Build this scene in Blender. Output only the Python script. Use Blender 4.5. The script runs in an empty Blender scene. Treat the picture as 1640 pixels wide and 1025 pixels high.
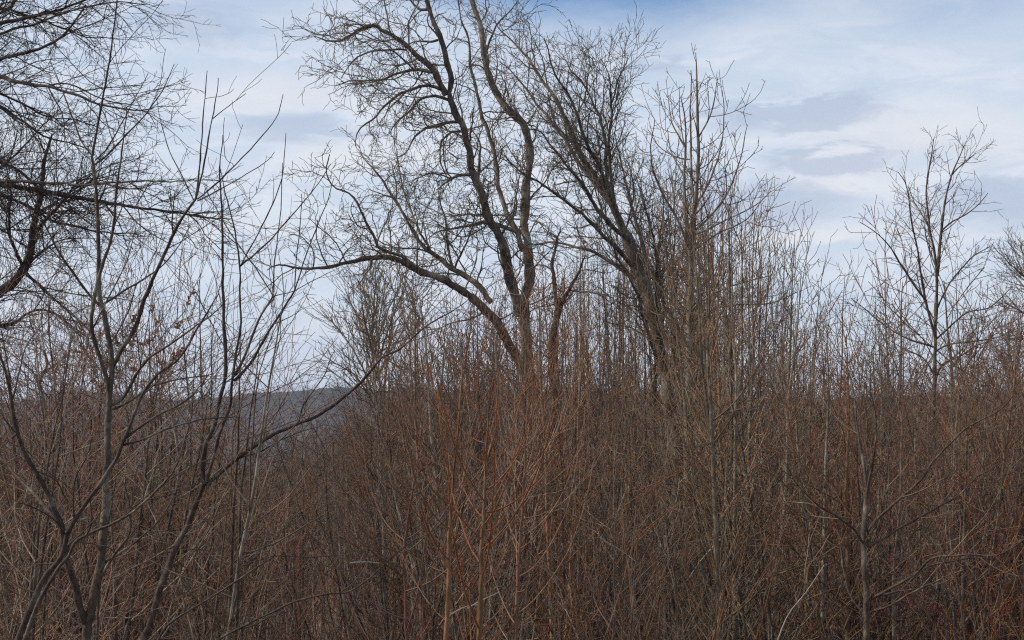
import bpy, math, random
import numpy as np
from mathutils import Vector

# ------------------------------------------------------------------ camera, sky, sun, exposure
sc = bpy.context.scene
COL = sc.collection
F = 2278.0                                   # focal length in photo pixels (50 mm on a 36 mm sensor)
HORIZON = 690.0
PITCH = math.atan((HORIZON - 512.5) / F)
cam_d = bpy.data.cameras.new('camera')
cam_d.lens = 50.0; cam_d.sensor_width = 36.0
cam_d.clip_start = 0.1; cam_d.clip_end = 9000.0
cam = bpy.data.objects.new('camera', cam_d); COL.objects.link(cam)
cam.location = (0, 0, 0)
cam.rotation_euler = (math.radians(90) + PITCH, 0, 0)
sc.camera = cam
sc.view_settings.view_transform = 'Standard'
sc.view_settings.look = 'None'
sc.view_settings.gamma = 1.0
sc.view_settings.use_curve_mapping = False
sc.view_settings.exposure = 0.0

SUN_EL, SUN_AZ = math.radians(38), math.radians(-92)      # azimuth from +Y (view direction) towards +X: sun high on the left
SUN_DIR = Vector((math.sin(SUN_AZ) * math.cos(SUN_EL), math.cos(SUN_AZ) * math.cos(SUN_EL), math.sin(SUN_EL)))
sun_d = bpy.data.lights.new('sun', 'SUN')
sun_d.energy = 4.0; sun_d.angle = math.radians(0.8); sun_d.color = (1.0, 0.88, 0.72)
sun = bpy.data.objects.new('sun', sun_d); COL.objects.link(sun)
sun.rotation_euler = (-SUN_DIR).to_track_quat('-Z', 'Y').to_euler()

world = bpy.data.worlds.new('World'); sc.world = world
world.use_nodes = True
wt = world.node_tree
wt.nodes.clear()


class NT:
    """small helper that writes math node chains"""
    def __init__(s, tree): s.t = tree
    def n(s, typ, **kw):
        nd = s.t.nodes.new(typ)
        for k, v in kw.items(): setattr(nd, k, v)
        return nd
    def put(s, sock, v):
        if isinstance(v, (int, float)): sock.default_value = v
        elif isinstance(v, tuple): sock.default_value = v
        else: s.t.links.new(v, sock)
    def m(s, op, a, b=0.0, c=0.0, clamp=False):
        nd = s.n('ShaderNodeMath', operation=op); nd.use_clamp = clamp
        s.put(nd.inputs[0], a); s.put(nd.inputs[1], b); s.put(nd.inputs[2], c)
        return nd.outputs[0]
    def ramp(s, v, a, b, lo=0.0, hi=1.0):
        nd = s.n('ShaderNodeMapRange', interpolation_type='SMOOTHSTEP')
        s.put(nd.inputs['Value'], v); s.put(nd.inputs['From Min'], a); s.put(nd.inputs['From Max'], b)
        s.put(nd.inputs['To Min'], lo); s.put(nd.inputs['To Max'], hi)
        return nd.outputs[0]
    def noise(s, vec, scale, detail=4.0, rough=0.5, dist=0.0):
        nd = s.n('ShaderNodeTexNoise'); s.put(nd.inputs['Vector'], vec)
        nd.inputs['Scale'].default_value = scale; nd.inputs['Detail'].default_value = detail
        nd.inputs['Roughness'].default_value = rough; nd.inputs['Distortion'].default_value = dist
        return nd.outputs['Fac']
    def mix(s, fac, a, b):
        nd = s.n('ShaderNodeMix', data_type='RGBA')
        s.put(nd.inputs['Factor'], fac); s.put(nd.inputs['A'], a); s.put(nd.inputs['B'], b)
        return nd.outputs['Result']


def build_sky():
    g = NT(wt)
    sky = g.n('ShaderNodeTexSky', sky_type='NISHITA')
    sky.sun_disc = False
    sky.sun_elevation = SUN_EL
    sky.sun_rotation = SUN_AZ
    sky.altitude = 400; sky.air_density = 1.0; sky.dust_density = 0.6; sky.ozone_density = 3.0
    tc = g.n('ShaderNodeTexCoord')
    sep = g.n('ShaderNodeSeparateXYZ'); wt.links.new(tc.outputs['Generated'], sep.inputs[0])
    X, Y, Z = sep.outputs
    az = g.m('MULTIPLY', g.m('ARCTAN2', X, Y), F)                       # azimuth in units of photo pixels
    el = g.m('MULTIPLY', g.m('ARCSINE', Z), F)                          # elevation, same unit
    comb = g.n('ShaderNodeCombineXYZ'); g.put(comb.inputs[0], g.m('MULTIPLY', az, 0.001)); g.put(comb.inputs[1], g.m('MULTIPLY', el, 0.0032))
    v = comb.outputs[0]
    n1 = g.noise(v, 2.3, 7.0, 0.56, 0.4)
    n2 = g.noise(v, 6.0, 6.0, 0.6, 0.8)
    comb2 = g.n('ShaderNodeCombineXYZ'); g.put(comb2.inputs[0], g.m('MULTIPLY', az, 0.004)); g.put(comb2.inputs[1], g.m('MULTIPLY', el, 0.011)); comb2.inputs[2].default_value = 3.3
    n3 = g.noise(comb2.outputs[0], 3.0, 6.0, 0.62, 1.0)
    wx = g.m('MULTIPLY', g.m('SUBTRACT', n3, 0.5), 190.0)
    wy = g.m('MULTIPLY', g.m('SUBTRACT', n2, 0.5), 95.0)

    def blob(px, py, rx, ry, soft=0.9, top=False):
        """a cloud patch at a fixed direction of the sky"""
        a0 = px - 820.0; e0 = HORIZON - py
        dx = g.m('DIVIDE', g.m('SUBTRACT', g.m('ADD', az, wx), a0), rx)
        dy = g.m('DIVIDE', g.m('SUBTRACT', g.m('ADD', el, wy), e0), ry)
        d = g.m('SQRT', g.m('ADD', g.m('MULTIPLY', dx, dx), g.m('MULTIPLY', dy, dy)))
        return g.ramp(d, 1.0, 1.0 - soft)
    # thin veil of high cloud: thicker towards the horizon, thin in one window of blue
    veil = g.m('ADD', g.ramp(el, 1500.0, 250.0, 0.42, 0.93), g.m('MULTIPLY', g.m('SUBTRACT', n1, 0.5), 0.75), clamp=True)
    hole = blob(960, -35, 460, 150, 0.9)
    veil = g.m('SUBTRACT', veil, g.m('MULTIPLY', hole, 0.98), clamp=True)
    hole2 = blob(1640, 10, 500, 150, 1.0)
    veil = g.m('SUBTRACT', veil, g.m('MULTIPLY', hole2, 0.35), clamp=True)
    hole3 = blob(420, 0, 200, 90, 1.0)
    veil = g.m('SUBTRACT', veil, g.m('MULTIPLY', hole3, 0.22), clamp=True)
    veilc = g.mix(g.ramp(n2, 0.38, 0.66), (0.665, 0.75, 0.87, 1), (0.81, 0.855, 0.925, 1))
    # brighter white bands and darker lavender streaks
    white = g.m('MAXIMUM', blob(1480, 235, 330, 70), g.m('MAXIMUM', blob(1300, 300, 170, 30, 0.8), g.m('MAXIMUM', blob(400, 165, 260, 50), blob(600, 250, 260, 60))))
    white = g.m('MAXIMUM', white, g.m('MAXIMUM', blob(60, 585, 190, 26), blob(1290, 385, 200, 26)))
    dark = g.m('MAXIMUM', blob(1275, 198, 190, 32, 0.55), g.m('MAXIMUM', blob(1330, 268, 140, 26, 0.55), blob(1215, 332, 215, 58, 0.7)))
    dark = g.m('MAXIMUM', dark, g.m('MAXIMUM', blob(1610, 345, 190, 52, 0.6), blob(1050, 115, 90, 22, 0.9)))
    dark = g.m('MAXIMUM', dark, g.m('MAXIMUM', blob(300, 60, 150, 45, 0.9), blob(480, 215, 170, 36, 0.9)))
    general = g.ramp(n1, 0.52, 0.72)
    outside = g.ramp(g.m('ABSOLUTE', az), 850.0, 1300.0)
    dark = g.m('MAXIMUM', dark, g.m('MULTIPLY', general, g.m('MAXIMUM', outside, 0.35)))
    c = g.mix(g.m('MULTIPLY', white, 0.75), veilc, (0.86, 0.875, 0.91, 1))
    c = g.mix(g.m('MULTIPLY', dark, 0.70), c, (0.49, 0.56, 0.71, 1))
    low = g.ramp(el, 330.0, 60.0)
    c = g.mix(g.m('MULTIPLY', low, 0.5), c, (0.64, 0.705, 0.84, 1))
    b1 = g.n('ShaderNodeBackground'); wt.links.new(sky.outputs[0], b1.inputs[0]); b1.inputs[1].default_value = 0.15
    b2 = g.n('ShaderNodeBackground'); wt.links.new(c, b2.inputs[0]); b2.inputs[1].default_value = 1.0
    mx = g.n('ShaderNodeMixShader')
    cover = g.m('MAXIMUM', veil, g.m('MULTIPLY', g.m('MAXIMUM', dark, white), 0.9))
    g.put(mx.inputs[0], cover)
    wt.links.new(b1.outputs[0], mx.inputs[1]); wt.links.new(b2.outputs[0], mx.inputs[2])
    out = g.n('ShaderNodeOutputWorld'); wt.links.new(mx.outputs[0], out.inputs[0])


build_sky()
cy = sc.cycles
cy.max_bounces = 4; cy.diffuse_bounces = 2; cy.glossy_bounces = 1; cy.transmission_bounces = 2; cy.volume_bounces = 0
cy.transparent_max_bounces = 6
cy.use_denoising = False
sc.cycles.filter_width = 1.2
cy.sample_clamp_indirect = 1.0; cy.sample_clamp_direct = 2.5
cy.use_fast_gi = False
sc.render.use_persistent_data = False

# ------------------------------------------------------------------ helpers
RNG = np.random.default_rng(7)


def tag(o, label=None, cat=None, group=None, kind=None):
    if label: o['label'] = label
    if cat: o['category'] = cat
    if group: o['group'] = group
    if kind: o['kind'] = kind
    return o


def empty(name, loc=(0, 0, 0)):
    o = bpy.data.objects.new(name, None)
    o.empty_display_size = 0.3
    COL.objects.link(o); o.location = loc
    return o


def mesh_np(name, V, Q, mat, smooth=True, T=None):
    me = bpy.data.meshes.new(name)
    nq = len(Q); nt = 0 if T is None else len(T)
    me.vertices.add(len(V)); me.vertices.foreach_set('co', np.asarray(V, np.float32).ravel())
    loops = np.asarray(Q, np.int32).ravel()
    if nt: loops = np.concatenate([loops, np.asarray(T, np.int32).ravel()])
    me.loops.add(len(loops)); me.loops.foreach_set('vertex_index', loops)
    me.polygons.add(nq + nt)
    st = np.concatenate([np.arange(nq) * 4, nq * 4 + np.arange(nt) * 3]).astype(np.int32)
    me.polygons.foreach_set('loop_start', st)
    me.update(calc_edges=True)
    if smooth: me.polygons.foreach_set('use_smooth', np.ones(nq + nt, bool))
    for m in (mat if isinstance(mat, (list, tuple)) else [mat]): me.materials.append(m)
    return me


def link(name, me, parent=None, loc=(0, 0, 0)):
    o = bpy.data.objects.new(name, me)
    COL.objects.link(o)
    if parent is not None: o.parent = parent
    o.location = loc
    return o


def norm(v):
    return v / np.maximum(np.linalg.norm(v, axis=-1, keepdims=True), 1e-9)


def tubes(P, R, sides):
    """P (N,K,3), R (N,K) -> verts, quads of N tapered tubes"""
    N, K, _ = P.shape
    T = np.empty_like(P)
    T[:, 1:-1] = P[:, 2:] - P[:, :-2]; T[:, 0] = P[:, 1] - P[:, 0]; T[:, -1] = P[:, -1] - P[:, -2]
    T = norm(T)
    chord = norm(P[:, -1] - P[:, 0])
    ref = np.where(np.abs(chord[:, 2:3]) > 0.8, np.array([[1., 0.13, 0.]]), np.array([[0., 0.1, 1.]]))
    ref = ref[:, None, :]
    A = norm(np.cross(T, np.broadcast_to(ref, T.shape))); B = np.cross(T, A)
    an = np.arange(sides) * (2 * math.pi / sides)
    ring = A[:, :, None, :] * np.cos(an)[None, None, :, None] + B[:, :, None, :] * np.sin(an)[None, None, :, None]
    V = P[:, :, None, :] + ring * R[:, :, None, None]
    V = V.reshape(-1, 3)
    n = np.arange(N)[:, None, None] * (K * sides); k = np.arange(K - 1)[None, :, None] * sides; s = np.arange(sides)[None, None, :]
    s2 = (s + 1) % sides
    a = n + k + s; b = n + k + s2
    Q = np.stack([a, b, b + sides, a + sides], -1).reshape(-1, 4)
    return V, Q


class Buf:
    def __init__(s): s.V = []; s.Q = []; s.c = 0
    def add(s, V, Q):
        s.V.append(V); s.Q.append(Q + s.c); s.c += len(V)
    def tub(s, P, R, sides):
        if len(P): s.add(*tubes(P, R, sides))
        return s
    def mesh(s, name, mat):
        if not s.V: return None
        return mesh_np(name, np.concatenate(s.V), np.concatenate(s.Q), mat)


def sample_line(P, R, idx, t):
    """point, tangent and radius on polylines idx at parameters t"""
    K = P.shape[1]
    f = t * (K - 1); i = np.clip(f.astype(int), 0, K - 2); w = (f - i)[:, None]
    a = P[idx, i]; b = P[idx, i + 1]
    r = R[idx, i] * (1 - w[:, 0]) + R[idx, i + 1] * w[:, 0]
    return a * (1 - w) + b * w, norm(b - a), r


def spawn(rng, P, R, per_m, L, t0=0.1, t1=1.0, ang=(50, 12), K=5, kink=0.12, trop=0.05, r0=(0.6, 0.01), rt=0.002,
          shape=0.5, curl=0.0, plane=None, uponly=0.0, keep=None, Lrel=False):
    """grow side shoots on the polylines P"""
    seg = np.linalg.norm(P[:, 1:] - P[:, :-1], axis=2).sum(1)
    cnt = per_m * seg * (t1 - t0)
    cnt = np.floor(cnt + rng.random(len(cnt))).astype(int)
    if cnt.sum() == 0: return np.zeros((0, K, 3)), np.zeros((0, K))
    idx = np.repeat(np.arange(len(P)), cnt)
    first = np.cumsum(cnt) - cnt
    j = np.arange(len(idx)) - first[idx]
    t = t0 + (t1 - t0) * (j + rng.random(len(idx))) / cnt[idx]
    t = np.clip(t, 0, 0.999)
    pos, tan, pr = sample_line(P, R, idx, t)
    n = len(idx)
    az = j * 2.4 + rng.normal(0, 0.6, n) + (idx * 1.7)
    ref = np.where(np.abs(tan[:, 2:3]) > 0.9, np.array([[1., 0, 0]]), np.array([[0, 0, 1.]]))
    A = norm(np.cross(tan, ref)); B = np.cross(A, tan)          # B points upwards for level parents
    side = A * np.cos(az)[:, None] + B * np.sin(az)[:, None]
    if plane is not None:                                        # press the sprays towards a flat, level fan
        side = norm(A * np.sign(np.cos(az))[:, None] + B * (rng.normal(plane[0], plane[1], n))[:, None])
    if uponly: side = norm(side + B * uponly)
    a = np.radians(rng.normal(ang[0], ang[1], n))
    d = norm(tan * np.cos(a)[:, None] + side * np.sin(a)[:, None])
    ln = L * (1 - shape * t) * rng.uniform(0.45, 1.3, n)
    if Lrel: ln = ln * seg[idx]
    C = np.empty((n, K, 3)); C[:, 0] = pos
    cur = rng.normal(0, 1, (n, 3)) * curl
    step = (ln / (K - 1))[:, None]
    for k in range(1, K):
        C[:, k] = C[:, k - 1] + d * step
        d = norm(d + rng.normal(0, kink, (n, 3)) + cur + np.array([0, 0, trop]))
    rb = np.minimum(pr * r0[0], r0[1]) * rng.uniform(0.75, 1.15, n)
    rb = np.maximum(rb, rt)
    w = np.linspace(0, 1, K)[None, :]
    RR = rb[:, None] * (1 - w) ** 0.8 + rt * w
    return C, RR


def catmull(pts, K):
    """pts (n,d) -> K points on a smooth curve, even by length of the first two axes"""
    pts = np.asarray(pts, float)
    if len(pts) == 2:
        w = np.linspace(0, 1, K)[:, None]; return pts[0] * (1 - w) + pts[1] * w
    p = np.vstack([2 * pts[0] - pts[1], pts, 2 * pts[-1] - pts[-2]])
    out = []
    for i in range(1, len(p) - 2):
        for u in np.linspace(0, 1, 8, endpoint=False):
            a, b, c, d = p[i - 1], p[i], p[i + 1], p[i + 2]
            out.append(0.5 * (2 * b + (c - a) * u + (2 * a - 5 * b + 4 * c - d) * u * u + (3 * b - a - 3 * c + d) * u ** 3))
    out.append(pts[-1]); out = np.array(out)
    s = np.concatenate([[0], np.cumsum(np.linalg.norm(np.diff(out[:, :2], axis=0), axis=1))])
    q = np.linspace(0, s[-1], K)
    return np.stack([np.interp(q, s, out[:, c]) for c in range(out.shape[1])], 1)


CP, SP = math.cos(PITCH), math.sin(PITCH)


def at(px, py, D):
    """world point lying D metres deep on the line of sight through a photo pixel"""
    u = (np.asarray(px) - 820.0) / F; v = (512.5 - np.asarray(py)) / F
    return np.stack([D * u, D * (CP - v * SP), D * (SP + v * CP)], -1)


def sstep(x, a, b):
    t = np.clip((x - a) / (b - a), 0, 1); return t * t * (3 - 2 * t)


def vnoise(x, y, s, seed=0):
    """cheap smooth value noise"""
    x = np.asarray(x, float) / s; y = np.asarray(y, float) / s
    xi = np.floor(x).astype(np.int64); yi = np.floor(y).astype(np.int64); xf = x - xi; yf = y - yi
    def h(a, b):
        n = (a * 374761393 + b * 668265263 + seed * 974711) & 0xffffffff
        n = ((n ^ (n >> 13)) * 1274126177) & 0xffffffff
        return ((n ^ (n >> 16)) & 0xffff) / 65535.0
    u = xf * xf * (3 - 2 * xf); v = yf * yf * (3 - 2 * yf)
    return (h(xi, yi) * (1 - u) + h(xi + 1, yi) * u) * (1 - v) + (h(xi, yi + 1) * (1 - u) + h(xi + 1, yi + 1) * u) * v - 0.5


RIDGE_PX = np.array([-900, -300, -40, 30, 75, 120, 200, 290, 360, 420, 480, 540, 620, 760, 900, 1050, 1200, 1300, 1450, 1700, 2200, 3000])
RIDGE_Y = np.array([655, 640, 655, 652, 640, 633, 640, 650, 643, 636, 634, 628, 634, 636, 634, 637, 644, 648, 642, 640, 650, 660])
RIDGE_D = 1800.0


def gz(x, y):
    x = np.asarray(x, float); y = np.asarray(y, float)
    z = -1.7 - 7.0 * sstep(y, 2, 24) - 3.6 * sstep(y, 24, 66)
    z = z + vnoise(x, y, 9.0, 1) * 0.5 * sstep(y, 4, 20) + vnoise(x, y, 31.0, 2) * 0.9 * sstep(y, 8, 40)
    side = sstep(x / (np.abs(y) + 10), -0.20, -0.05)                      # 1 on the right, 0 on the left
    far_r = 5.5 * sstep(y, 75, 420) - 56 * sstep(y, 480, 1000)
    far_l = -5.5 * sstep(y, 28, 70) - 4 * sstep(y, 70, 170) - 44 * sstep(y, 200, 1000)
    z = z + side * far_r + (1 - side) * far_l
    px = 820 + F * x / np.maximum(y, 300)
    top = RIDGE_D * (HORIZON - np.interp(px, RIDGE_PX, RIDGE_Y)) / F + 3
    up = sstep(y, 1020, RIDGE_D) - 0.35 * sstep(y, RIDGE_D, 2600)
    base = z
    z = base + (top - base) * up * (y > 1000)
    z = z + (vnoise(x, y, 160, 5) * 14 + vnoise(x, y, 60, 6) * 5) * sstep(y, 900, 1200) * (1 - sstep(y, 1500, 1750))
    return z


# ------------------------------------------------------------------ materials
def mat_bark(name, c1, c2, scale=20.0, lichen=None, rough=0.85, vary=0.12, bump=0.5, stretch=0.25, spec=0.2):
    m = bpy.data.materials.new(name); m.use_nodes = True
    t = m.node_tree; t.nodes.clear(); g = NT(t)
    tc = g.n('ShaderNodeTexCoord'); mp = g.n('ShaderNodeMapping'); t.links.new(tc.outputs['Object'], mp.inputs[0])
    mp.inputs['Scale'].default_value = (1, 1, stretch)
    n1 = g.noise(mp.outputs[0], scale, 5.0, 0.6)
    n2 = g.noise(tc.outputs['Object'], scale * 0.13, 3.0, 0.55)
    f = g.ramp(g.m('ADD', g.m('MULTIPLY', n1, 0.6), g.m('MULTIPLY', n2, 0.5)), 0.36, 0.74)
    col = g.mix(f, (*c1, 1), (*c2, 1))
    if lichen:
        col = g.mix(g.m('MULTIPLY', g.ramp(n2, 0.55, 0.68), 0.7), col, (*lichen, 1))
    oi = g.n('ShaderNodeObjectInfo')
    hsv = g.n('ShaderNodeHueSaturation')
    g.put(hsv.inputs['Hue'], g.m('ADD', 0.5, g.m('MULTIPLY', g.m('SUBTRACT', oi.outputs['Random'], 0.5), vary * 0.12)))
    r2 = g.m('FRACT', g.m('MULTIPLY', oi.outputs['Random'], 7.31))
    g.put(hsv.inputs['Value'], g.m('ADD', 1.0 - vary * 1.5, g.m('MULTIPLY', r2, vary * 3.0)))
    r3 = g.m('FRACT', g.m('MULTIPLY', oi.outputs['Random'], 13.7))
    g.put(hsv.inputs['Saturation'], g.m('ADD', 1.0 - vary, g.m('MULTIPLY', r3, vary * 2.0)))
    t.links.new(col, hsv.inputs['Color'])
    bs = g.n('ShaderNodeBsdfPrincipled'); t.links.new(hsv.outputs[0], bs.inputs['Base Color'])
    bs.inputs['Roughness'].default_value = rough; bs.inputs['Specular IOR Level'].default_value = spec
    if bump:
        bp = g.n('ShaderNodeBump'); bp.inputs['Strength'].default_value = bump; bp.inputs['Distance'].default_value = 0.02
        t.links.new(n1, bp.inputs['Height']); t.links.new(bp.outputs[0], bs.inputs['Normal'])
    o = g.n('ShaderNodeOutputMaterial'); t.links.new(bs.outputs[0], o.inputs[0])
    return m


M_OAK = mat_bark('furrowed_bark', (0.030, 0.022, 0.017), (0.185, 0.145, 0.108), 13, (0.26, 0.26, 0.20), bump=1.0)
M_OAKTWIG = mat_bark('grey_twig', (0.080, 0.064, 0.050), (0.20, 0.165, 0.125), 30, bump=0)
M_GREY = mat_bark('smooth_grey_bark', (0.085, 0.070, 0.053), (0.225, 0.192, 0.145), 26, (0.31, 0.31, 0.25), bump=0.5, vary=0.2)
M_GREYTWIG = mat_bark('brown_twig', (0.098, 0.066, 0.046), (0.24, 0.176, 0.122), 30, bump=0, vary=0.25)
M_DARK = mat_bark('dark_branch', (0.028, 0.021, 0.019), (0.105, 0.080, 0.064), 36, (0.16, 0.155, 0.13), bump=0.8, stretch=0.5)
M_WHIP = mat_bark('young_stem', (0.030, 0.022, 0.018), (0.122, 0.090, 0.066), 42, (0.20, 0.195, 0.155), bump=0.8, rough=0.7, vary=0.1, stretch=0.5)
M_RED = mat_bark('red_brown_twig', (0.120, 0.052, 0.032), (0.22, 0.112, 0.066), 30, bump=0, vary=0.25, rough=0.55)
M_ORANGE = mat_bark('orange_brown_stem', (0.100, 0.054, 0.028), (0.24, 0.145, 0.076), 34, bump=0.6, vary=0.15, rough=0.55)
M_SHOOT = mat_bark('orange_red_shoot', (0.125, 0.054, 0.030), (0.25, 0.122, 0.064), 30, bump=0, vary=0.15, rough=0.5)
M_TAN = mat_bark('tan_twig', (0.13, 0.103, 0.072), (0.27, 0.222, 0.158), 20, bump=0)
M_PALE = mat_bark('pale_dead_stem', (0.30, 0.26, 0.20), (0.46, 0.41, 0.33), 26, bump=0.2)
M_UNDER = mat_bark('undergrowth_twig', (0.105, 0.070, 0.049), (0.30, 0.212, 0.150), 12, bump=0, vary=0.45)
M_FAR = mat_bark('far_branches', (0.085, 0.056, 0.041), (0.20, 0.134, 0.094), 1.5, bump=0, vary=0.25)
M_BUD = mat_bark('red_bud', (0.22, 0.040, 0.036), (0.34, 0.080, 0.062), 8, bump=0, vary=0.1)
M_LEAF = mat_bark('dry_leaf', (0.17, 0.075, 0.045), (0.30, 0.155, 0.095), 6, bump=0, vary=0.1)


def mat_ground():
    m = bpy.data.materials.new('leaf_litter'); m.use_nodes = True
    t = m.node_tree; t.nodes.clear(); g = NT(t)
    tc = g.n('ShaderNodeTexCoord')
    v = tc.outputs['Object']
    a = g.noise(v, 6.0, 6.0, 0.7); b = g.noise(v, 0.35, 4.0, 0.6); c = g.noise(v, 28.0, 3.0, 0.7)
    col = g.mix(g.ramp(a, 0.35, 0.65), (0.070, 0.043, 0.030, 1), (0.23, 0.145, 0.095, 1))
    col = g.mix(g.ramp(b, 0.4, 0.62), col, (0.17, 0.115, 0.075, 1))
    col = g.mix(g.m('MULTIPLY', g.ramp(c, 0.56, 0.70), 0.7), col, (0.26, 0.17, 0.11, 1))
    bs = g.n('ShaderNodeBsdfPrincipled'); t.links.new(col, bs.inputs['Base Color']); bs.inputs['Roughness'].default_value = 0.95
    bs.inputs['Specular IOR Level'].default_value = 0.1
    bp = g.n('ShaderNodeBump'); bp.inputs['Strength'].default_value = 1.0; bp.inputs['Distance'].default_value = 0.08
    t.links.new(a, bp.inputs['Height']); t.links.new(bp.outputs[0], bs.inputs['Normal'])
    o = g.n('ShaderNodeOutputMaterial'); t.links.new(bs.outputs[0], o.inputs[0])
    return m


def mat_hill():
    m = bpy.data.materials.new('wooded_hillside'); m.use_nodes = True
    t = m.node_tree; t.nodes.clear(); g = NT(t)
    tc = g.n('ShaderNodeTexCoord'); v = tc.outputs['Object']
    mp = g.n('ShaderNodeMapping'); t.links.new(v, mp.inputs[0]); mp.inputs['Scale'].default_value = (1, 0.5, 0.35)
    a = g.noise(mp.outputs[0], 0.12, 6.0, 0.72); b = g.noise(v, 0.006, 4.0, 0.6)
    col = g.mix(g.ramp(a, 0.38, 0.62), (0.034, 0.028, 0.026, 1), (0.095, 0.072, 0.062, 1))
    col = g.mix(g.m('MULTIPLY', g.ramp(b, 0.5, 0.62), 0.5), col, (0.030, 0.040, 0.026, 1))
    bs = g.n('ShaderNodeBsdfPrincipled'); t.links.new(col, bs.inputs['Base Color']); bs.inputs['Roughness'].default_value = 1.0
    bs.inputs['Specular IOR Level'].default_value = 0.0
    o = g.n('ShaderNodeOutputMaterial'); t.links.new(bs.outputs[0], o.inputs[0])
    return m


M_GROUND = mat_ground(); M_HILL = mat_hill()


# ------------------------------------------------------------------ terrain
def sheet(name, xs, ys, mat, bumps=None):
    X, Y = np.meshgrid(xs, ys)
    Z = gz(X, Y)
    if bumps is not None: Z = Z + bumps(X, Y)
    V = np.stack([X, Y, Z], -1).reshape(-1, 3)
    nx, ny = len(xs), len(ys)
    i, j = np.meshgrid(np.arange(nx - 1), np.arange(ny - 1)); a = (j * nx + i).ravel()
    Q = np.stack([a, a + 1, a + nx + 1, a + nx], -1)
    o = link(name, mesh_np(name, V, Q, mat)); o['kind'] = 'structure'
    return o


sxs = np.concatenate([-np.geomspace(2400, 40, 36), np.arange(-38, 39, 1.0), np.geomspace(40, 2400, 36)])
sheet('ground', sxs, np.concatenate([np.arange(-40, 0, 4), np.arange(0, 90, 1.0), np.geomspace(90, 700, 60)]), M_GROUND)


def crowns(X, Y):
    b = (vnoise(X, Y, 9, 11) + 0.6 * vnoise(X, Y, 5, 12)) * 7.0
    return b * sstep(Y, 720, 1000)


sheet('hills', np.concatenate([-np.geomspace(2400, 820, 24), np.arange(-800, 801, 5.0), np.geomspace(820, 2400, 24)]),
      np.concatenate([np.geomspace(700, 1050, 24), np.arange(1055, 1860, 5.0), np.geomspace(1870, 2600, 14)]), M_HILL, crowns)


# ------------------------------------------------------------------ hero trees traced limb by limb, each at its own depth
def parse(s):
    return [tuple(float(v) for v in q.split(',')) for q in s.split()]


def limb_points(pts, w0, w1, D0, D1, wob, rng, K):
    p = np.array(parse(pts) if isinstance(pts, str) else pts)
    c = catmull(p, K)
    u = np.linspace(0, 1, K)
    D = D0 + (D1 - D0) * u ** 1.2
    ph = rng.random(3) * 6.3
    D = D + wob * (np.sin(u * 5 + ph[0]) - math.sin(ph[0])) * u
    W = w0 * (1 - u) ** 0.85 + w1 * (1 - (1 - u) ** 0.85)
    return at(c[:, 0], c[:, 1], D), W * D / F / 2, c, D


def gnarl(P, R, rng, amp, jit=0.0):
    """small crooks and swellings along a limb"""
    K = len(P)
    if jit and K > 4:
        q = rng.normal(0, 1, (K, 3)); q[1:-1] = 0.6 * q[1:-1] + 0.2 * (q[:-2] + q[2:]); q[0] = 0
        P = P + q * jit
    n = np.cumsum(rng.normal(0, 1, (K, 3)), 0); n -= np.linspace(0, 1, K)[:, None] * n[-1]
    P = P + n * (R[:, None] * amp) * np.sin(np.linspace(0, math.pi, K))[:, None]
    R = R * (1 + rng.normal(0, 0.085, K))
    return P, R


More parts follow.
